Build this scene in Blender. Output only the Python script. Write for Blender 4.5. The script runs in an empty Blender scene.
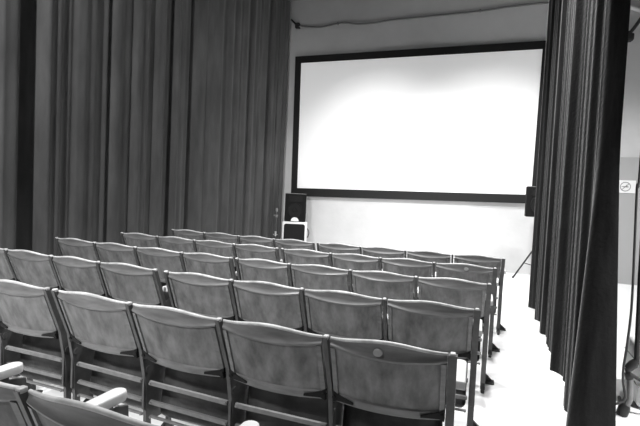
import bpy, bmesh, math, random
from mathutils import Vector, Matrix
random.seed(7)
PI = math.pi
scene = bpy.context.scene
COL = scene.collection

# ---------------------------------------------------------------- materials
def mat(name, v, rough=0.6, metal=0.0, spec=0.5, noise=None, bump=None, sheen=0.0, coat=0.0):
    """grey principled; noise=(scale xyz, amount, detail) mottles the colour; bump=(scale, strength, distance)"""
    m = bpy.data.materials.new(name); m.use_nodes = True
    nt = m.node_tree; b = nt.nodes['Principled BSDF']
    b.inputs['Base Color'].default_value = (v, v, v, 1)
    b.inputs['Roughness'].default_value = rough
    b.inputs['Metallic'].default_value = metal
    b.inputs['Specular IOR Level'].default_value = spec
    if sheen:
        b.inputs['Sheen Weight'].default_value = sheen
        b.inputs['Sheen Roughness'].default_value = 0.4
    if coat:
        b.inputs['Coat Weight'].default_value = coat
        b.inputs['Coat Roughness'].default_value = 0.25
    if noise or bump:
        tc = nt.nodes.new('ShaderNodeTexCoord')
    if noise:
        sc, amt, det = noise[:3]
        mp = nt.nodes.new('ShaderNodeMapping'); mp.inputs['Scale'].default_value = sc
        nt.links.new(tc.outputs['Object'], mp.inputs['Vector'])
        oi = nt.nodes.new('ShaderNodeObjectInfo')
        ad = nt.nodes.new('ShaderNodeVectorMath'); ad.operation = 'ADD'
        cm = nt.nodes.new('ShaderNodeMath'); cm.operation = 'MULTIPLY'; cm.inputs[1].default_value = 37.0
        nt.links.new(oi.outputs['Random'], cm.inputs[0])
        nt.links.new(mp.outputs['Vector'], ad.inputs[0]); nt.links.new(cm.outputs[0], ad.inputs[1])
        n = nt.nodes.new('ShaderNodeTexNoise'); n.inputs['Scale'].default_value = 1.0
        n.inputs['Detail'].default_value = det; n.inputs['Roughness'].default_value = 0.6
        nt.links.new(ad.outputs[0], n.inputs['Vector'])
        r = nt.nodes.new('ShaderNodeValToRGB')
        lo, hi = v * (1 - amt), v * (1 + amt)
        r.color_ramp.elements[0].position = 0.3; r.color_ramp.elements[0].color = (lo, lo, lo, 1)
        r.color_ramp.elements[1].position = 0.7; r.color_ramp.elements[1].color = (hi, hi, hi, 1)
        nt.links.new(n.outputs['Fac'], r.inputs['Fac'])
        nt.links.new(r.outputs['Color'], b.inputs['Base Color'])
    if bump:
        n2 = nt.nodes.new('ShaderNodeTexNoise'); n2.inputs['Scale'].default_value = bump[0]
        n2.inputs['Detail'].default_value = 4
        nt.links.new(tc.outputs['Object'], n2.inputs['Vector'])
        bp = nt.nodes.new('ShaderNodeBump'); bp.inputs['Strength'].default_value = bump[1]
        bp.inputs['Distance'].default_value = bump[2]
        nt.links.new(n2.outputs['Fac'], bp.inputs['Height'])
        nt.links.new(bp.outputs['Normal'], b.inputs['Normal'])
    return m

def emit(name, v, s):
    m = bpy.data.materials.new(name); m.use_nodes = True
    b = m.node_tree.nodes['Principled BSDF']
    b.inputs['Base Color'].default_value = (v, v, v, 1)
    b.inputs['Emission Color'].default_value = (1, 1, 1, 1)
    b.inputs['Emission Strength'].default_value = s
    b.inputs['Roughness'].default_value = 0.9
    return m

M = {}
M['plaster'] = mat('wall plaster', .62, .9, spec=.2, noise=((.7, .7, .7), .10, 5), bump=(9, .15, .02))
M['floor'] = mat('white floor', .80, .45, spec=.35, noise=((1.6, 1.6, 1.6), .05, 4))
M['ceiling'] = mat('ceiling', .25, .9)
M['dark_wall'] = mat('dark side wall', .08, .9)
M['door'] = mat('grey door paint', .40, .6, noise=((2, 2, .6), .04, 3))
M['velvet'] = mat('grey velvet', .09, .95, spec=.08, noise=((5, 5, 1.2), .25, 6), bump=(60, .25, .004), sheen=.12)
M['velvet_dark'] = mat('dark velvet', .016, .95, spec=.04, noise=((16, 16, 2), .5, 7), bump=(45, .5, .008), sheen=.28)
M['wood'] = mat('worn dark wood', .185, .38, spec=.5, noise=((6, 10, 34), .30, 6), bump=(40, .12, .003), coat=.15)
M['edge'] = mat('worn pale wood edge', .60, .4, spec=.5, noise=((12, 12, 12), .35, 5))
M['panel'] = mat('worn grey back panel', .195, .6, spec=.35, noise=((15, 15, 5), .45, 8), bump=(30, .2, .003))
M['leather'] = mat('dark leather', .034, .36, spec=.55, noise=((5, 5, 5), .75, 5), bump=(14, .5, .012))
M['iron'] = mat('dark painted iron', .022, .45, spec=.5)
M['steel'] = mat('grey painted steel', .20, .42, spec=.5, noise=((20, 20, 20), .2, 4))
M['post'] = mat('post paint', .08, .42, spec=.5, noise=((20, 20, 20), .25, 4))
M['pale'] = mat('pale varnished wood', .74, .45, spec=.4, noise=((4, 22, 22), .05, 4))
M['metal'] = mat('bright metal', .65, .3, metal=.7)
M['plate'] = mat('ivory plate', .42, .4)
M['black'] = mat('black frame', .012, .6, spec=.3)
M['screen'] = emit('projection screen', .86, .26)  # emission stands in for projector light thrown on the screen
M['cab'] = mat('black cabinet vinyl', .010, .8, spec=.15, bump=(90, .3, .002))
M['grille'] = mat('speaker grille', .016, .8, spec=.15, noise=((60, 60, 60), .5, 2))
M['white'] = mat('white plastic', .88, .45)
M['cable'] = mat('cable rubber', .05, .6)
M['greycable'] = mat('grey wall cable', .16, .7)
M['paper'] = mat('sign board', .88, .5)
M['print'] = mat('grey print', .25, .6)
M['pipe'] = mat('painted pipe', .70, .5)

# ---------------------------------------------------------------- mesh helpers
def obj(name, bm, m, parent=None, smooth=False, loc=None):
    me = bpy.data.meshes.new(name)
    bmesh.ops.recalc_face_normals(bm, faces=bm.faces[:])
    if smooth:
        for f in bm.faces: f.smooth = True
    bm.to_mesh(me); bm.free()
    me.materials.append(M[m])
    o = bpy.data.objects.new(name, me); COL.objects.link(o)
    if parent: o.parent = parent
    if loc: o.location = loc
    if smooth:
        try: me.set_sharp_from_angle(angle=math.radians(42))
        except Exception: pass
    return o

def thing(name, label, cat, loc=(0, 0, 0), rz=0, group=None):
    o = bpy.data.objects.new(name, None); COL.objects.link(o)
    o.empty_display_size = .1
    o.location = loc; o.rotation_euler = (0, 0, rz)
    o['label'] = label; o['category'] = cat
    if group: o['group'] = group
    return o

def tag(o, label, cat, group=None):
    o['label'] = label; o['category'] = cat
    if group: o['group'] = group
    return o

def structure(o):
    o['kind'] = 'structure'; return o

def box(bm, c, s, bevel=0, rot=None, seg=2):
    r = bmesh.ops.create_cube(bm, size=1)
    vs = r['verts']
    bmesh.ops.scale(bm, vec=s, verts=vs)
    if bevel:
        es = list({e for v in vs for e in v.link_edges})
        g = bmesh.ops.bevel(bm, geom=es, offset=bevel, segments=seg, affect='EDGES', profile=.5)
        vs = list({v for f in g['faces'] for v in f.verts} | {v for v in vs if v.is_valid})
    if rot is not None: bmesh.ops.rotate(bm, cent=(0, 0, 0), matrix=rot, verts=vs)
    bmesh.ops.translate(bm, vec=c, verts=vs)
    return vs

def tube(bm, pts, r, n=10, cap=True):
    """round tube along points; r a number or a list"""
    pts = [Vector(p) for p in pts]
    rs = r if isinstance(r, (list, tuple)) else [r] * len(pts)
    rings = []
    up = Vector((0, 0, 1)); prev = None
    for i, p in enumerate(pts):
        d = (pts[min(i + 1, len(pts) - 1)] - pts[max(i - 1, 0)]).normalized()
        if prev is None:
            a = d.cross(up)
            if a.length < 1e-3: a = d.cross(Vector((1, 0, 0)))
            a.normalize()
        else:
            a = prev - d * prev.dot(d); a.normalize()
        prev = a; b = d.cross(a)
        rings.append([bm.verts.new(p + (a * math.cos(2 * PI * k / n) + b * math.sin(2 * PI * k / n)) * rs[i]) for k in range(n)])
    for q, w in zip(rings, rings[1:]):
        for k in range(n): bm.faces.new((q[k], q[(k + 1) % n], w[(k + 1) % n], w[k]))
    if cap: bm.faces.new(rings[0]); bm.faces.new(rings[-1][::-1])

def lathe(bm, prof, n=20, c=(0, 0, 0)):
    rings = [[bm.verts.new((c[0] + r * math.cos(2 * PI * k / n), c[1] + r * math.sin(2 * PI * k / n), c[2] + z)) for k in range(n)] for r, z in prof]
    for q, w in zip(rings, rings[1:]):
        for k in range(n): bm.faces.new((q[k], q[(k + 1) % n], w[(k + 1) % n], w[k]))
    bm.faces.new(rings[0]); bm.faces.new(rings[-1])

def prism(bm, outline, axis, lo, hi):
    """extrude a 2-D outline along an axis: outline in the two other axes in order"""
    def P(a, b, t):
        return {'x': (t, a, b), 'y': (a, t, b), 'z': (a, b, t)}[axis]
    A = [bm.verts.new(P(a, b, lo)) for a, b in outline]
    B = [bm.verts.new(P(a, b, hi)) for a, b in outline]
    n = len(outline)
    bm.faces.new(A[::-1]); bm.faces.new(B)
    for k in range(n): bm.faces.new((A[k], A[(k + 1) % n], B[(k + 1) % n], B[k]))

def grid(bm, rows):
    V = [[bm.verts.new(p) for p in r] for r in rows]
    for a, b in zip(V, V[1:]):
        for k in range(len(a) - 1): bm.faces.new((a[k], a[k + 1], b[k + 1], b[k]))
    return V

def sub(o, levels=1):
    md = o.modifiers.new('smooth', 'SUBSURF'); md.levels = levels; md.render_levels = levels
    return o

# ---------------------------------------------------------------- room
YF = 9.90            # front wall
XL, XR, YB, ZC = -5.0, 3.6, -3.4, 5.7
def slab(name, c, s, m):
    bm = bmesh.new(); box(bm, c, s); return structure(obj(name, bm, m))
slab('floor', ((XL + XR) / 2, (YF + YB) / 2, -.1), (XR - XL + .4, YF - YB + .4, .2), 'floor')
slab('ceiling', ((XL + XR) / 2, (YF + YB) / 2, ZC + .1), (XR - XL + .4, YF - YB + .4, .2), 'ceiling')
slab('wall_front', ((XL + XR) / 2, YF + .1, ZC / 2), (XR - XL + .4, .2, ZC), 'plaster')
slab('wall_left', (XL - .1, (YF + YB) / 2, ZC / 2), (.2, YF - YB, ZC), 'dark_wall')
slab('wall_right', (XR + .1, (YF + YB) / 2, ZC / 2), (.2, YF - YB, ZC), 'plaster')
slab('wall_back', ((XL + XR) / 2, YB - .1, ZC / 2), (XR - XL + .4, .2, ZC), 'dark_wall')

# flush grey door in the front wall, right of the curtain
d = bpy.data.objects.new('door_1', None); COL.objects.link(d); d.location = (2.2, YF, 0); structure(d)
bm = bmesh.new(); box(bm, (0, -.02, 1.135), (1.02, .04, 2.27), .004); obj('door_leaf', bm, 'door', d)
bm = bmesh.new()
box(bm, (.42, -.055, 1.02), (.03, .012, .16), .004)
tube(bm, [(.42, -.06, 1.05), (.42, -.10, 1.05), (.30, -.10, 1.05)], .009)
obj('door_handle', bm, 'metal', d)

# ---------------------------------------------------------------- projection screen
t = thing('projection_screen', 'large white projection screen in a black frame on the front wall', 'screen', (-1.94, YF, 0))
def rel(x, z): return (x + 1.94, z)
IN = [rel(-4.375, 4.277), rel(.560, 4.270), rel(.525, 1.530), rel(-4.337, 1.471)]
OUT = [rel(-4.515, 4.425), rel(.690, 4.420), rel(.650, 1.365), rel(-4.475, 1.285)]
bm = bmesh.new()
a0, a1 = -.07, -.005
vo = [[bm.verts.new((x, y, z)) for x, z in OUT] for y in (a0, a1)]
vi = [[bm.verts.new((x, y, z)) for x, z in IN] for y in (a0, a1)]
for k in range(4):
    n = (k + 1) % 4
    bm.faces.new((vo[0][k], vo[0][n], vi[0][n], vi[0][k])); bm.faces.new((vo[1][k], vo[1][n], vi[1][n], vi[1][k]))
    bm.faces.new((vo[0][k], vo[0][n], vo[1][n], vo[1][k])); bm.faces.new((vi[0][k], vi[0][n], vi[1][n], vi[1][k]))
obj('screen_frame', bm, 'black', t)
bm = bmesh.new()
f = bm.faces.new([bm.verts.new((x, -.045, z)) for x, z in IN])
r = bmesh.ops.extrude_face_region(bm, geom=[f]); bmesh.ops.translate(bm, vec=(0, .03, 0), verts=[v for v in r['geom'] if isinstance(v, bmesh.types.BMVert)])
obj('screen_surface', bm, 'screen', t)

# ---------------------------------------------------------------- curtains
def smoothstep(x): x = max(0, min(1, x)); return x * x * (3 - 2 * x)
def curtain_mesh(path, z0, z1, nz=26, thick=.012, hem=None, gather=0.0, flare=None):
    """path: list of (x, y, nx, ny, off) - base point, normal, fold offset; folds shallower high up"""
    bm = bmesh.new()
    rows = []
    for j in range(nz + 1):
        u = j / nz; row = []
        for k, (x, y, nx, ny, off) in enumerate(path):
            zb = z0 + (hem[k] if hem else 0)
            z = zb + (z1 - zb) * u
            fo = off * (1.08 - .25 * u) + (flare[k] * max(0, 1 - u / .3) if flare else 0) + gather * .02 * math.sin(6 * u + x * 3 + y * 5)
            row.append((x + nx * fo, y + ny * fo, z))
        rows.append(row)
    grid(bm, rows)
    return bm

# left curtain: long grey drape down the left side up to the front wall
def left_off(y):
    s = y + .13 * math.sin(y * 1.3) + .06 * math.sin(y * 3.1 + 1)
    per = .50 if y < 6.36 else .40
    u = (s / per) % 1.0
    rise = .16                                   # steep rise facing the back, long fall
    v = smoothstep(u / rise) if u < rise else 1 - ((u - rise) / (1 - rise)) ** 1.6
    amp = (.085 if y < 6.36 else .055) + .022 * math.sin(y * 2.3 + .4) + .015 * math.sin(y * 5.7)
    o = amp * (v - .5) + (.014 if y < 6.36 else .03) * math.sin(2 * PI * s / (.19 if y < 6.36 else .27) + 2) * (.7 + .3 * math.sin(y * 3.7)) + .03 * math.sin(y * 1.9)
    for yc, w, dep in ((3.54, .085, .16), (4.62, .05, .10), (6.36, .06, .10), (2.4, .07, .12), (1.3, .07, .1)):
        o -= dep * math.exp(-((y - yc) / w) ** 2)
    return o
path = []
N = 900
for k in range(N + 1):
    y = -3.0 + (YF - .12 + 3.0) * k / N
    path.append((-4.66, y, 1, 0, left_off(y)))
bm = curtain_mesh(path, .02, 5.62, 20)
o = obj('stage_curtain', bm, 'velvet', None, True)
tag(o, 'long grey velvet curtain hanging in folds down the left side of the hall', 'curtain')

# right curtain: dark drape along the aisle, its near end turned towards the back
path = []; hem = []
N = 520
seg = []
for k in range(N + 1):
    t_ = k / N
    y = 7.12 - (7.12 - 3.38) * t_
    seg.append((.475 + .03 * t_ + .03 * math.sin(PI * t_) - .03 * (1 - t_), y, -1, 0))
cx, cy, rad = .612, 3.38, .105
for k in range(1, 61):
    a = PI + (PI * .62) * k / 60
    seg.append((cx + rad * math.cos(a), cy + rad * math.sin(a) * .9, math.cos(a), math.sin(a)))
for (x, y, nx, ny) in seg:
    s = y + .07 * math.sin(y * 2.2)
    v = 1 - 2 * abs(math.sin(PI * s / .62 + .6)) ** .9
    fade = 1 if y > 3.5 else max(.1, (y - 3.2) / .3)
    off = (.042 + .012 * math.sin(y * 1.7 + 2)) * v + .016 * math.sin(2 * PI * s / .175 + 1) + .005 * math.sin(2 * PI * s / .071)
    path.append((x, y, nx, ny, off * fade))
    hem.append(.004 + .05 * smoothstep((y - 6.6) / .5) * .5 + .03 * smoothstep((y - 3.5) / .5) * (0.5 + .5 * math.sin(2 * PI * s / .8)))
flare = [.15 * smoothstep((k - N) / 30) for k in range(len(path))]
bm = curtain_mesh(path, .0, 5.62, 28, hem=hem, flare=flare)
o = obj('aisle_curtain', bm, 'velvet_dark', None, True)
tag(o, 'dark velvet curtain in narrow folds hanging along the right of the white aisle', 'curtain')

# ---------------------------------------------------------------- tip-up seats
W = .5
HB = .231                      # half width of the back
def lean(z):                   # y of the reclined back at height z
    if z >= .55: return (.80 - z) * .10 / .25
    return .10 + (.55 - z) * .04 / .20 if z > .35 else .14 + (.35 - z) * .012 / .35
def bulge(s): return -.030 * (1 - s * s)
def crest(s): return .796 + .018 * (.5 + .5 * math.cos(PI * s))
def ledge(s): return .772 - .022 * (1 - s * s)

def backrest_bm():
    """frame of the back: crest face, stiles and bottom rail around a sunk panel; front face and edges"""
    bm = bmesh.new(); ns = 28
    S = [-1 + 2 * k / ns for k in range(ns + 1)]
    inx = .86
    def P(s, z, dy): return (s * HB, lean(z) + bulge(s) + dy, z)
    rows = []
    rows.append([P(s, .505 - .008 * (1 - s * s), .034) for s in S])     # front bottom
    rows.append([P(s, .505 - .008 * (1 - s * s), .002) for s in S])
    rows.append([P(s, .512 - .008 * (1 - s * s), -.004) for s in S])
    rows.append([P(s, .540 - .008 * (1 - s * s), -.004) for s in S])    # bottom rail outer face
    rows.append([P(s, .546 - .008 * (1 - s * s), .005) for s in S])     # step into the panel recess
    rows.append([P(s, ledge(s) - .014, .005) for s in S])
    rows.append([P(s, ledge(s) - .009, -.0025) for s in S])
    rows.append([P(s, ledge(s) - .002, -.003) for s in S])              # ledge lip
    rows.append([P(s, ledge(s), -.002) for s in S])
    rows.append([P(s, ledge(s) + .004, .003) for s in S])               # crest face, set back
    rows.append([P(s, (ledge(s) + crest(s)) / 2, .010 + .006 * (1 - s * s)) for s in S])
    rows.append([P(s, crest(s) - .004, .012 + .010 * (1 - s * s)) for s in S])
    rows.append([P(s, crest(s) - .002, .034) for s in S])
    rows.append([P(s, .66, .044) for s in S])
    rows.append([P(s, .505 - .008 * (1 - s * s), .034) for s in S])
    V = grid(bm, rows)
    for k in (0, -1):
        bm.faces.new([r[k] for r in V[:-1]])
    # the two stiles
    for sg in (-1, 1):
        r2 = []
        for i in range(9):
            z0_ = .515; z1_ = .758
            z = z0_ + (z1_ - z0_) * i / 8
            r2.append([P(sg * a, z, dy) for a, dy in ((.995, .004), (.99, -.005), (.905, -.005), (.893, .005))])
        grid(bm, r2)
    bmesh.ops.remove_doubles(bm, verts=bm.verts[:], dist=1e-5)
    return bm

def panel_bm():
    bm = bmesh.new(); ns = 20; nz = 10
    rows = []
    for j in range(nz + 1):
        row = []
        for k in range(ns + 1):
            s = -.895 + 1.79 * k / ns
            zb = .545 - .008 * (1 - s * s); zt = ledge(s) - .013
            z = zb + (zt - zb) * j / nz
            pad = .004 * math.sin(PI * j / nz) ** .5 * math.sin(PI * k / ns) ** .5
            row.append((s * HB, lean(z) + bulge(s) + .0035 - pad, z))
        rows.append(row)
    grid(bm, rows)
    back = [[(x, y + .012, z) for x, y, z in r] for r in rows]
    grid(bm, back)
    return bm

def crest_rail_bm():
    bm = bmesh.new(); ns = 28
    tube(bm, [((-1 + 2 * k / ns) * HB, bulge(-1 + 2 * k / ns) + .020 + .004 * (1 - (-1 + 2 * k / ns) ** 2), crest(-1 + 2 * k / ns)) for k in range(ns + 1)],
         [.005 + .003 * math.sin(PI * (.08 + .84 * k / ns)) for k in range(ns + 1)], 10)
    return bm

def cushion_bm():
    """seat tipped up: thick rounded pad standing on edge in front of the back"""
    bm = bmesh.new()
    vs = box(bm, (0, 0, 0), (.44, .085, .43), .034, seg=4)
    bmesh.ops.subdivide_edges(bm, edges=[e for e in bm.edges if e.calc_length() > .1], cuts=6, use_grid_fill=True)
    for v in bm.verts:                       # domed top face (towards the back)
        if v.co.y < -.03:
            v.co.y -= .022 * max(0, 1 - (v.co.x / .19) ** 2) * max(0, 1 - (v.co.z / .18) ** 2)
            v.co.y += .004 * math.sin(v.co.x * 40 + v.co.z * 23) * math.cos(v.co.z * 31)
    bmesh.ops.rotate(bm, cent=(0, 0, 0), matrix=Matrix.Rotation(math.radians(-8), 3, 'X'), verts=bm.verts[:])
    bmesh.ops.translate(bm, vec=(0, .262, .388), verts=bm.verts[:])
    return bm

def standard_bm(w=.0095):
    """flat bar: follows the reclined back, then down to the floor; front leg to the arm"""
    bm = bmesh.new()
    zs = [.800, .70, .60, .55, .50, .42, .35, .20, .012]
    rows = []
    for z in zs:
        y = lean(z) + .004
        d_ = .030 if z > .5 else .034
        rows.append([(-w, y - .012, z), (w, y - .012, z), (w, y - .012 + d_, z), (-w, y - .012 + d_, z), (-w, y - .012, z)])
    V = grid(bm, rows)
    bm.faces.new(V[0][:4]); bm.faces.new(V[-1][:4])
    # front leg and arm support
    box(bm, (0, .315, .325), (.017, .032, .63), .003)
    prism(bm, [(.12, .56), (.12, .24), (.20, .16), (.40, .16), (.42, .30), (.40, .60), (.30, .62)], 'x', -.006, w * 1.5 - .008)   # cast side plate
    tube(bm, [(-.013, lean(.44) + .02, .44), (.013, lean(.44) + .02, .44)], .018, 12)
    bmesh.ops.remove_doubles(bm, verts=bm.verts[:], dist=1e-5)
    return bm

def foot_bm(toe=.012):
    bm = bmesh.new()
    prism(bm, [(.10, 0), (.40, 0), (.40, .012), (.345, .03), (.30, .10), (.20, .05), (.16, .10), (.13, .03), (.10, .012)], 'x', -.011, .011)
    box(bm, ((toe - .012) / 2, .34, .006), (toe + .012, .085, .012), .003)
    box(bm, (0, .145, .006), (.024, .07, .012), .003)
    prism(bm, [(-.012, .012), (max(.012, toe - .004), .012), (.010, .075), (-.010, .075)], 'y', .325, .350)
    if toe > .05: tube(bm, [(toe - .02, .318, .010), (toe - .02, .318, .020)], .008, 8)
    return bm

def arm_bm():
    bm = bmesh.new()
    n = 8; L0, L1, hw, th = .112, .385, .027, .036
    out = [(-hw * .86, L0), (hw * .86, L0), (hw, L1 - .028)]
    for k in range(n + 1):
        a = PI * k / n
        out.append((hw * math.cos(a), L1 - .028 + .028 * math.sin(a)))
    out.append((-hw, L1 - .028))
    prism(bm, out, 'z', .632, .632 + th)
    es = [e for e in bm.edges if abs(e.verts[0].co.z - e.verts[1].co.z) < 1e-6]
    bmesh.ops.remove_doubles(bm, verts=bm.verts[:], dist=1e-5)
    es = [e for e in bm.edges if e.is_valid and abs(e.verts[0].co.z - e.verts[1].co.z) < 1e-6]
    bmesh.ops.bevel(bm, geom=es, offset=.007, segments=3, affect='EDGES', profile=.5)
    return bm

def cap_bm():
    bm = bmesh.new()
    box(bm, (0, .010, .799), (.021, .026, .018), .005, seg=3)
    return bm

def bracket_bm(sg):
    bm = bmesh.new()
    zc = .530
    y = lean(zc) + .004
    outl = [(sg * .019, zc - .024), (sg * .019, zc + .024), (sg * .040, zc + .013), (sg * .112, zc - .008), (sg * .112, zc - .016), (sg * .04, zc - .014)]
    prism(bm, outl, 'y', y - .018, y + .006)
    # the arm follows the wavy back: bend it with the bulge
    for v in bm.verts:
        d_ = abs(v.co.x) - .016
        v.co.y -= .16 * d_
    bmesh.ops.translate(bm, vec=(-sg * .25, 0, 0), verts=bm.verts[:])
    tube(bm, [(-sg * .224, y + .0, zc), (-sg * .224, y - .026, zc)], .008, 10)
    return bm

def rail_bm(z):
    bm = bmesh.new()
    y = lean(z) + .006
    box(bm, (0, y, z), (.452, .016, .022 if z > .25 else .012), .003)
    for x in (-.218, .218): tube(bm, [(x, y - .014, z), (x, y - .002, z)], .006, 8)
    return bm

GROUP = 'tip-up cinema seats in the rows'
def make_standard(parent, x):
    s = obj('standard', standard_bm(), 'post', parent, loc=(x, 0, 0))
    obj('foot', foot_bm(), 'iron', s)
    obj('armrest', arm_bm(), 'pale', s, True)
    obj('post_cap', cap_bm(), 'edge', s, True)
    return s

def make_seat():
    t = thing('theater_seat', '', 'seat', group=GROUP)
    b = obj('backrest', backrest_bm(), 'wood', t, True)
    p = obj('rear_panel', panel_bm(), 'panel', b, True)
    obj('crest_rail', crest_rail_bm(), 'edge', b, True)
    obj('seat_cushion', cushion_bm(), 'leather', t, True)
    obj('hinge_bracket', bracket_bm(1), 'black', t); obj('hinge_bracket', bracket_bm(-1), 'black', t)
    obj('cross_rail', rail_bm(.372), 'steel', t); obj('cross_rail', rail_bm(.270), 'steel', t); obj('cross_rail', rail_bm(.195), 'steel', t)
    make_standard(t, .25)
    return t
PROTO = make_seat()
PROTO_PARTS = [(c, list(c.children)) for c in PROTO.children]
EXTRA = [(c, k) for c, k in PROTO_PARTS if c.name.startswith('standard')][0]
def copy_part(c, kids, root):
    n = c.copy(); COL.objects.link(n); n.parent = root
    for g in kids:
        q = g.copy(); COL.objects.link(q); q.parent = n
    return n
used = []
tmp = obj('foot_wide', foot_bm(.085), 'iron'); AISLE_FOOT = tmp.data; bpy.data.objects.remove(tmp)
tmp = obj('standard_wide', standard_bm(.0165), 'post'); AISLE_STD = tmp.data; bpy.data.objects.remove(tmp)
STD = EXTRA[0].data
FOOT = [g for g in EXTRA[1] if g.name.startswith('foot')][0].data
def place_seat(pr, pl, label, left_end=False, aisle=0, left_arm=False):
    """pr, pl: floor positions of the right and left standards"""
    if not used: r = PROTO; new = [c for c, _ in PROTO_PARTS]
    else:
        r = PROTO.copy(); COL.objects.link(r)
        new = [copy_part(c, k, r) for c, k in PROTO_PARTS]
    used.append(r)
    for c in new:
        if c.name.startswith('standard'): c.data = AISLE_STD if aisle else STD
        for g in c.children:                 # the aisle end: wide floor flange, arm set outwards
            if g.name.startswith('foot'): g.data = AISLE_FOOT if aisle else FOOT
            if g.name.startswith('armrest'): g.location.x = aisle
    dx, dy = pr[0] - pl[0], pr[1] - pl[1]
    L = math.hypot(dx, dy)
    r.location = ((pr[0] + pl[0]) / 2, (pr[1] + pl[1]) / 2 - .017, 0)
    r.rotation_euler = (0, 0, math.atan2(dy, dx))
    r.scale = (L / W, 1, 1)
    if left_end:
        e = copy_part(EXTRA[0], [g for g in EXTRA[1] if left_arm or not g.name.startswith('armrest')], r); e.location = (-.25, 0, 0); e.data = STD
        for g in e.children:
            if g.name.startswith('armrest'): g.location.x = 0
            g.data = FOOT if g.name.startswith('foot') else g.data
    r['label'] = label; r['category'] = 'seat'; r['group'] = GROUP
    return r

ROWS = {
 'A': [(-0.132, 1.795), (-0.62, 1.765), (-1.12, 1.766), (-1.64, 1.79), (-2.154, 1.816), (-2.211, 1.814), (-2.711, 1.815), (-3.211, 1.81)],
 'B': [(-0.083, 2.602), (-0.572, 2.577), (-1.07, 2.571), (-1.554, 2.571), (-2.061, 2.58), (-2.166, 2.596), (-2.694, 2.619), (-3.176, 2.631), (-3.719, 2.666), (-4.219, 2.702)],
 'C': [(-0.042, 3.45), (-0.541, 3.429), (-1.034, 3.414), (-1.539, 3.41), (-2.012, 3.403), (-2.071, 3.41), (-2.571, 3.413), (-3.106, 3.441), (-3.611, 3.459), (-4.156, 3.501)],
 'D': [(-0.014, 4.299), (-0.525, 4.292), (-1.011, 4.278), (-1.499, 4.269), (-2.012, 4.278), (-2.074, 4.282), (-2.58, 4.292), (-3.083, 4.306), (-3.602, 4.329), (-4.138, 4.361)],
 'E': [(0.056, 5.097), (-0.439, 5.074), (-0.926, 5.06), (-1.426, 5.061), (-1.939, 5.067), (-1.989, 5.066), (-2.507, 5.082), (-3.003, 5.096), (-3.526, 5.128), (-4.046, 5.161)],
 'Z': [(-0.67, 0.90), (-1.187, 0.907), (-1.70, 0.915)],
}
WHERE = {'E': 'row nearest the screen', 'D': 'second row back from the screen', 'C': 'third row back from the screen',
         'B': 'fourth row back from the screen', 'A': 'fifth row back, the nearest long row'}
ORD = ['', 'second', 'third', 'fourth', 'fifth', 'sixth', 'seventh', 'eighth']
for key in 'ABCDE':
    J = ROWS[key]
    pairs = [(i, i + 1) for i in range(len(J) - 1) if i != 4]
    for n, (i, j) in enumerate(pairs):
        if n == 0: lab = 'worn tip-up seat at the aisle end of the ' + WHERE[key]
        elif key == 'A' and n == 5: lab = 'worn tip-up seat cut by the left picture edge, ' + WHERE[key]
        elif key != 'A' and n == 7: lab = 'worn tip-up seat at the left curtain end of the ' + WHERE[key]
        else: lab = 'worn tip-up seat, ' + ORD[n] + ' from the aisle in the ' + WHERE[key]
        if key == 'D' and n == 0: lab = 'worn tip-up seat with small pale plate, aisle end, second row from the screen'
        if key == 'A' and n == 0: lab = 'worn tip-up seat with an oval number plate, aisle end of the nearest long row'
        s = place_seat(J[i], J[j], lab, left_end=(i == 3 or n == len(pairs) - 1), aisle=(0 if n else .030 if key == 'A' else .012))
        if key in 'AD' and n == 0:           # small oval plate high on the back
            bm = bmesh.new()
            sx = -.030 if key == 'A' else .02
            zc = .775
            ring = [(sx + .018 * math.cos(2 * PI * k / 20), zc + .014 * math.sin(2 * PI * k / 20)) for k in range(20)]
            y = bulge(sx / HB) + lean(zc)
            prism(bm, ring, 'y', y - .001, y + .014)
            obj('number_plate', bm, 'plate', s)['label'] = 'small pale oval plate'
J = ROWS['Z']
place_seat(J[0], J[1], 'tip-up seat at the bottom edge of the picture, right of the nearest two')
place_seat(J[1], J[2], 'tip-up seat in the bottom left corner of the picture', left_end=True, left_arm=True)

# ---------------------------------------------------------------- equipment by the screen
def ring(bm, c, r, rt, n=28, axis='y', k_=8):
    pts = [(c[0] + r * math.cos(2 * PI * k / n), c[1], c[2] + r * math.sin(2 * PI * k / n)) for k in range(n)]
    V = []
    for k, p in enumerate(pts):
        a = 2 * PI * k / n
        V.append([bm.verts.new((p[0] + rt * math.cos(b) * math.cos(a), p[1] + rt * math.sin(b), p[2] + rt * math.cos(b) * math.sin(a))) for b in [2 * PI * q / k_ for q in range(k_)]])
    for k in range(n):
        A, B = V[k], V[(k + 1) % n]
        for q in range(k_): bm.faces.new((A[q], A[(q + 1) % k_], B[(q + 1) % k_], B[q]))

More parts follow.
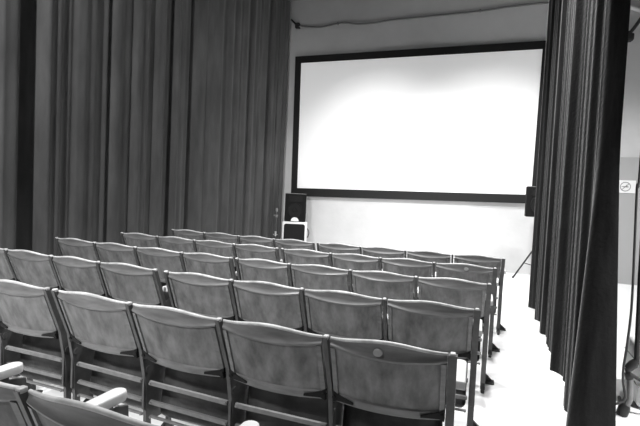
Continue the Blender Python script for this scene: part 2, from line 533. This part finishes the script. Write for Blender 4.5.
def speaker(loc, label, w=.46, h=.56, dpt=.36, rz=0):
    t = thing('loudspeaker', label, 'speaker', loc, rz, None)
    bm = bmesh.new(); box(bm, (0, 0, h / 2), (w, dpt, h), .014)
    obj('cabinet', bm, 'cab', t)
    fy = -dpt / 2
    bm = bmesh.new(); ring(bm, (0, fy - .004, h * .40), .155, .012)
    prism(bm, [(.145 * math.cos(2 * PI * k / 28), h * .40 + .145 * math.sin(2 * PI * k / 28)) for k in range(28)], 'y', fy - .006, fy + .004)
    ring(bm, (0, fy - .006, h * .40), .05, .010, 20)
    obj('woofer', bm, 'grille', t)
    bm = bmesh.new()
    for zz in (h * .92, h * .70): box(bm, (0, fy - .004, zz), (w * .66, .012, .012), .003)
    for xx in (-w * .32, w * .32): box(bm, (xx, fy - .004, h * .81), (.012, .012, h * .22), .003)
    prism(bm, [(-w * .30, h * .71), (w * .30, h * .71), (w * .30, h * .91), (-w * .30, h * .91)], 'y', fy - .003, fy + .002)
    obj('horn', bm, 'grille', t)
    bm = bmesh.new(); box(bm, (0, fy - .003, h * .985), (w * .97, .008, .010), .002); obj('trim_strip', bm, 'steel', t)
    bm = bmesh.new()
    prism(bm, [(-.085, .010)] + [(.085 * -math.cos(PI * k / 14), .010 + .085 * math.sin(PI * k / 14)) for k in range(1, 14)] + [(.085, .010)], 'y', fy - .020, fy - .002)
    obj('half_round_plate', bm, 'white', t)['label'] = 'white half-round plate at the bottom of the front'
    return t

# guitar-style amplifier with a white edge, standing on the floor in the front left corner
t = thing('amplifier', 'black amplifier with white rounded edging on the floor left of the screen', 'amplifier', (-4.165, 9.42, 0), math.radians(21))
bm = bmesh.new(); box(bm, (0, 0, .375), (.54, .26, .73), .03, seg=3); obj('cabinet', bm, 'white', t, True)
def rounded(w, h, r, n=6):
    o_ = []
    for cx_, cz_, a0_ in ((w / 2 - r, h / 2 - r, 0), (-w / 2 + r, h / 2 - r, PI / 2), (-w / 2 + r, -h / 2 + r, PI), (w / 2 - r, -h / 2 + r, 1.5 * PI)):
        for k in range(n + 1): o_.append((cx_ + r * math.cos(a0_ + PI / 2 * k / n), cz_ + r * math.sin(a0_ + PI / 2 * k / n)))
    return o_
bm = bmesh.new(); prism(bm, [(x, z + .375) for x, z in rounded(.45, .63, .05)], 'y', -.138, -.125); obj('grille_cloth', bm, 'grille', t)
bm = bmesh.new(); tube(bm, [(.27, -.03, .60), (.30, -.03, .56), (.315, -.03, .50), (.30, -.03, .43), (.285, -.03, .40)], .012); obj('side_handle', bm, 'cable', t, True)
bm = bmesh.new()
for x in (-.22, .22):
    for y in (-.09, .09): lathe(bm, [(.022, 0), (.018, .012)], 12, (x, y, 0))
obj('rubber_foot', bm, 'cable', t)
speaker((-4.165, 9.42, .74), 'black loudspeaker standing on the amplifier in the front left corner', w=.45, h=.61, dpt=.25, rz=math.radians(21))

# speaker on its tripod, half behind the right curtain
SX, SY = .635, 9.12
speaker((SX, SY, 1.135), 'black loudspeaker on a tripod, half hidden by the right curtain', h=.53)
t = thing('speaker_stand', 'black tripod stand under the right loudspeaker, one leg showing by the curtain', 'stand', (SX, SY, 0))
bm = bmesh.new(); tube(bm, [(0, 0, .22), (0, 0, 1.13)], .0175, 14); lathe(bm, [(.05, 0), (.06, .004)], 16, (0, 0, 1.129)); obj('pole', bm, 'iron', t, True)
bm = bmesh.new(); tube(bm, [(0, 0, .56), (0, 0, .66)], .028, 14); tube(bm, [(0, 0, .24), (0, 0, .29)], .026, 14); obj('collar', bm, 'iron', t, True)
for a in (math.radians(158), math.radians(278), math.radians(38)):
    ca, sa = math.cos(a), math.sin(a)
    bm = bmesh.new(); tube(bm, [(.02 * ca, .02 * sa, .62), (.38 * ca, .38 * sa, .015)], .014, 10); l = obj('leg', bm, 'iron', t, True)
    bm = bmesh.new(); tube(bm, [(.02 * ca, .02 * sa, .265), (.215 * ca, .215 * sa, .30)], .008, 8); obj('brace', bm, 'iron', l, True)
    bm = bmesh.new(); lathe(bm, [(.02, 0), (.02, .022), (.012, .03)], 12, (.385 * ca, .385 * sa, 0)); obj('rubber_tip', bm, 'cable', l, True)

# microphone stand by the left curtain
t = thing('microphone_stand', 'thin dark microphone stand in front of the left curtain beside the amplifier', 'stand', (-4.36, 8.9, 0))
bm = bmesh.new(); lathe(bm, [(.13, 0), (.13, .015), (.03, .03)], 22); obj('round_base', bm, 'iron', t, True)
bm = bmesh.new(); tube(bm, [(0, 0, .02), (0, 0, .95)], .011, 10); obj('pole', bm, 'post', t, True)
bm = bmesh.new(); tube(bm, [(0, 0, .83), (0, 0, .89)], .022, 12); tube(bm, [(-.06, 0, .87), (.03, 0, .87)], .013, 8); obj('clutch', bm, 'steel', t, True)
bm = bmesh.new(); lathe(bm, [(.012, .94), (.024, .96), (.03, .99), (.022, 1.02), (.008, 1.03)], 14); obj('clip', bm, 'steel', t, True)
bm = bmesh.new(); tube(bm, [(0, -.02, .44), (0, -.02, .54)], .02, 10); tube(bm, [(-.05, -.02, .47), (.05, -.02, .47)], .01, 8); obj('lower_clutch', bm, 'metal', t, True)

# ---------------------------------------------------------------- wall fittings
def bez(pts, n=6):
    """Catmull-Rom through points"""
    P_ = [Vector(p) for p in pts]; out = []
    for i in range(len(P_) - 1):
        p0, p1, p2, p3 = P_[max(i - 1, 0)], P_[i], P_[i + 1], P_[min(i + 2, len(P_) - 1)]
        for k in range(n):
            u = k / n
            out.append(.5 * ((2 * p1) + (-p0 + p2) * u + (2 * p0 - 5 * p1 + 4 * p2 - p3) * u * u + (-p0 + 3 * p1 - 3 * p2 + p3) * u ** 3))
    out.append(P_[-1]); return out
t = thing('wall_cable', 'sagging dark cable running across the front wall above the screen', 'cable', (-2, YF, 5.07))
yc = -.03
pts = [(-4.498, 5.115), (-3.964, 5.055), (-3.613, 5.088), (-3.384, 5.1), (-3.089, 5.048), (-2.713, 5.04), (-2.392, 5.065), (-1.974, 5.07), (-1.369, 5.076), (-.604, 5.088), (-.006, 5.124), (.55, 5.13), (1.2, 5.10), (1.9, 4.93)]
bm = bmesh.new(); tube(bm, bez([(x + 2, yc, z - 5.07) for x, z in pts]), .018, 8); obj('cable', bm, 'greycable', t, True)
bm = bmesh.new(); box(bm, (-2.50, -.05, .045), (.10, .10, .11), .01); tube(bm, [(-2.52, -.05, .06), (-2.66, -.06, .19)], .02, 8); obj('cable_clamp', bm, 'iron', t)
bm = bmesh.new()
for x, z in ((-3.55, 5.09), (-.6, 5.09)): box(bm, (x + 2, yc, z - 5.07), (.03, .05, .05), .005)
obj('cable_clip', bm, 'steel', t)

bm = bmesh.new(); tube(bm, [(.9, YF - .055, 5.40), (1.831, YF - .055, 4.96), (3.4, YF - .055, 4.23)], .042, 14)
o = obj('wall_pipe', bm, 'pipe', None, True); tag(o, 'pale sloping pipe high on the wall right of the dark curtain', 'pipe')

t = thing('wall_bracket', 'small black bracket with a bent arm high on the wall at right', 'bracket', (1.93, YF, 4.40))
bm = bmesh.new(); box(bm, (0, -.03, -.01), (.12, .06, .16), .012); obj('mount', bm, 'iron', t)
bm = bmesh.new(); tube(bm, bez([(-.12, -.10, .06), (0, -.11, .05), (.06, -.12, .11), (.15, -.14, .26), (.24, -.15, .42)]), .030, 10); obj('arm', bm, 'iron', t, True)
bm = bmesh.new(); box(bm, (.0, -.10, -.03), (.15, .12, .12), .02); obj('head', bm, 'iron', t)

t = thing('door_sign', 'white notice with a grey round pictogram on the grey door', 'sign', (2.08, YF - .04, 1.745))
bm = bmesh.new(); box(bm, (0, -.004, 0), (.262, .008, .226), .002); obj('board', bm, 'paper', t)
bm = bmesh.new(); ring(bm, (-.025, -.009, 0), .078, .006, 28); obj('round_mark', bm, 'print', t)['label'] = 'grey ring'
bm = bmesh.new(); box(bm, (-.015, -.009, -.004), (.075, .004, .016)); box(bm, (-.005, -.009, .020), (.012, .004, .028)); box(bm, (-.04, -.009, 0.0), (.09, .004, .010), rot=None)
obj('pictogram', bm, 'print', t)
bm = bmesh.new(); box(bm, (0, 0, 0), (.15, .003, .009), rot=Matrix.Rotation(math.radians(-45), 3, 'Y')); bmesh.ops.translate(bm, vec=(-.025, -.0095, 0), verts=bm.verts[:])
obj('slash', bm, 'print', t)

# ---------------------------------------------------------------- right edge: stand, white case, hanging cable
t = thing('equipment_stand', 'black jointed metal stand at the right picture edge behind the curtain', 'stand', (.86, 3.6, 0))
R_ = lambda x, z, y=0: (x - .86, y, z)
bm = bmesh.new(); tube(bm, [R_(.862, 1.75), R_(.872, .90), R_(.885, .37)], .016, 12); obj('upper_tube', bm, 'iron', t, True)
bm = bmesh.new(); tube(bm, [R_(.885, .375), R_(.868, .35), R_(.835, .312)], [.02, .03, .024], 10); tube(bm, [R_(.826, .262), R_(.85, .27), R_(.87, .262)], [.022, .030, .022], 10); tube(bm, [R_(.835, .315), R_(.845, .262)], .014, 8); obj('clamp', bm, 'iron', t, True)
bm = bmesh.new(); tube(bm, [R_(.85, .285), R_(.93, .245), R_(1.1, .20)], .012, 10); obj('cross_bar', bm, 'iron', t, True)
bm = bmesh.new(); tube(bm, [R_(.855, .262), R_(.864, .115), R_(.838, .05), R_(.825, .012)], [.020, .019, .02, .021], 12); obj('lower_tube', bm, 'steel', t, True)
bm = bmesh.new(); tube(bm, [R_(.845, .075), R_(.835, .05), R_(.822, .0)], [.026, .036, .034], 12); tube(bm, [R_(.836, .012), R_(.87, .012, .3)], .012, 8); obj('foot', bm, 'iron', t, True)

t = thing('white_case', 'white padded case with rounded edges behind the stand at the right picture edge', 'case', (1.25, 3.95, 0))
bm = bmesh.new(); box(bm, (0, 0, .21), (.62, .42, .42), .05, seg=4); obj('body', bm, 'white', t, True)
bm = bmesh.new(); box(bm, (0, 0, .31), (.626, .426, .008), .003); box(bm, (0, 0, .16), (.626, .426, .006), .002); obj('seam', bm, 'steel', t)

bm = bmesh.new()
tube(bm, bez([(.78, 3.5, 5.65), (.80, 3.5, 3.0), (.802, 3.5, 1.61), (.794, 3.5, 1.484), (.811, 3.5, .787), (.802, 3.5, .496), (.792, 3.5, .35), (.795, 3.5, .26), (.812, 3.5, .17), (.80, 3.5, .13), (.765, 3.5, .105), (.72, 3.55, .06), (.68, 3.7, .012)], 8), .0075, 8)
o = obj('hanging_cable', bm, 'cable', None, True); tag(o, 'thin dark cable hanging from the ceiling beside the right curtain', 'cable')

# ---------------------------------------------------------------- lights
def spot(name, loc, e, size, blend, aim=None, rad=.12):
    l = bpy.data.lights.new(name, 'SPOT'); l.energy = e; l.spot_size = math.radians(size); l.spot_blend = blend; l.shadow_soft_size = rad
    o = bpy.data.objects.new(name, l); COL.objects.link(o); o.location = loc
    dr = (Vector(aim) - Vector(loc)) if aim else Vector((0, 0, -1))
    o.rotation_euler = dr.to_track_quat('-Z', 'Y').to_euler()
    return o
spot('room_spot', (-1.3, 7.4, 5.4), 420, 90, 1.0)
spot('room_spot', (-.1, 7.4, 5.4), 560, 125, 1.0)
spot('wall_fill_spot', (-2.5, 6.0, 5.4), 950, 62, 1.0, aim=(-2.5, 9.9, 1.0))  # this and the next are added fill, brightening the lower front wall
spot('wall_fill_spot', (-.4, 6.0, 5.4), 760, 62, 1.0, aim=(-.4, 9.9, 1.0))
spot('room_spot', (2.2, 7.4, 5.4), 800, 105, 1.0)
spot('room_spot', (3.1, 2.2, 4.2), 1500, 48, .7, aim=(1.5, 4.2, .2))  # added fill hung below the ceiling to brighten the white case
spot('room_spot', (-1.5, 4.6, 5.4), 400, 85, .7)
spot('room_spot', (-.15, 4.2, 5.4), 850, 95, .7)
spot('room_spot', (-1.3, 1.8, 5.4), 480, 90, .7)
spot('hall_spot', (-2.5, -2.4, 4.9), 1850, 80, .8, aim=(-4.1, 2.4, 1.5))
w = bpy.data.worlds.new('world'); scene.world = w; w.use_nodes = True
w.node_tree.nodes['Background'].inputs['Color'].default_value = (.5, .5, .5, 1)
w.node_tree.nodes['Background'].inputs['Strength'].default_value = .02

# ---------------------------------------------------------------- camera
F_PX, YAW, PITCH, ROLL, CAMZ = 472.985, -.364187, -.0411035, .0463552, 1.36934
cy_, sy_ = math.cos(YAW), math.sin(YAW)
fw = Vector((sy_ * math.cos(PITCH), cy_ * math.cos(PITCH), math.sin(PITCH)))
rt = Vector((cy_, -sy_, 0)); up = rt.cross(fw)
r2 = rt * math.cos(ROLL) + up * math.sin(ROLL); u2 = -rt * math.sin(ROLL) + up * math.cos(ROLL)
cam = bpy.data.cameras.new('camera'); co = bpy.data.objects.new('camera', cam); COL.objects.link(co)
cam.sensor_width = 36; cam.lens = F_PX / 640 * 36; cam.clip_start = .05
mw = Matrix.Identity(4)
for i in range(3):
    mw[i][0], mw[i][1], mw[i][2] = r2[i], u2[i], -fw[i]
mw[2][3] = CAMZ
co.matrix_world = mw
scene.camera = co
vs = scene.view_settings
scene.display_settings.display_device = 'sRGB'
vs.view_transform = 'Standard'; vs.look = 'None'; vs.gamma = 1; vs.use_curve_mapping = False; vs.exposure = 0.0
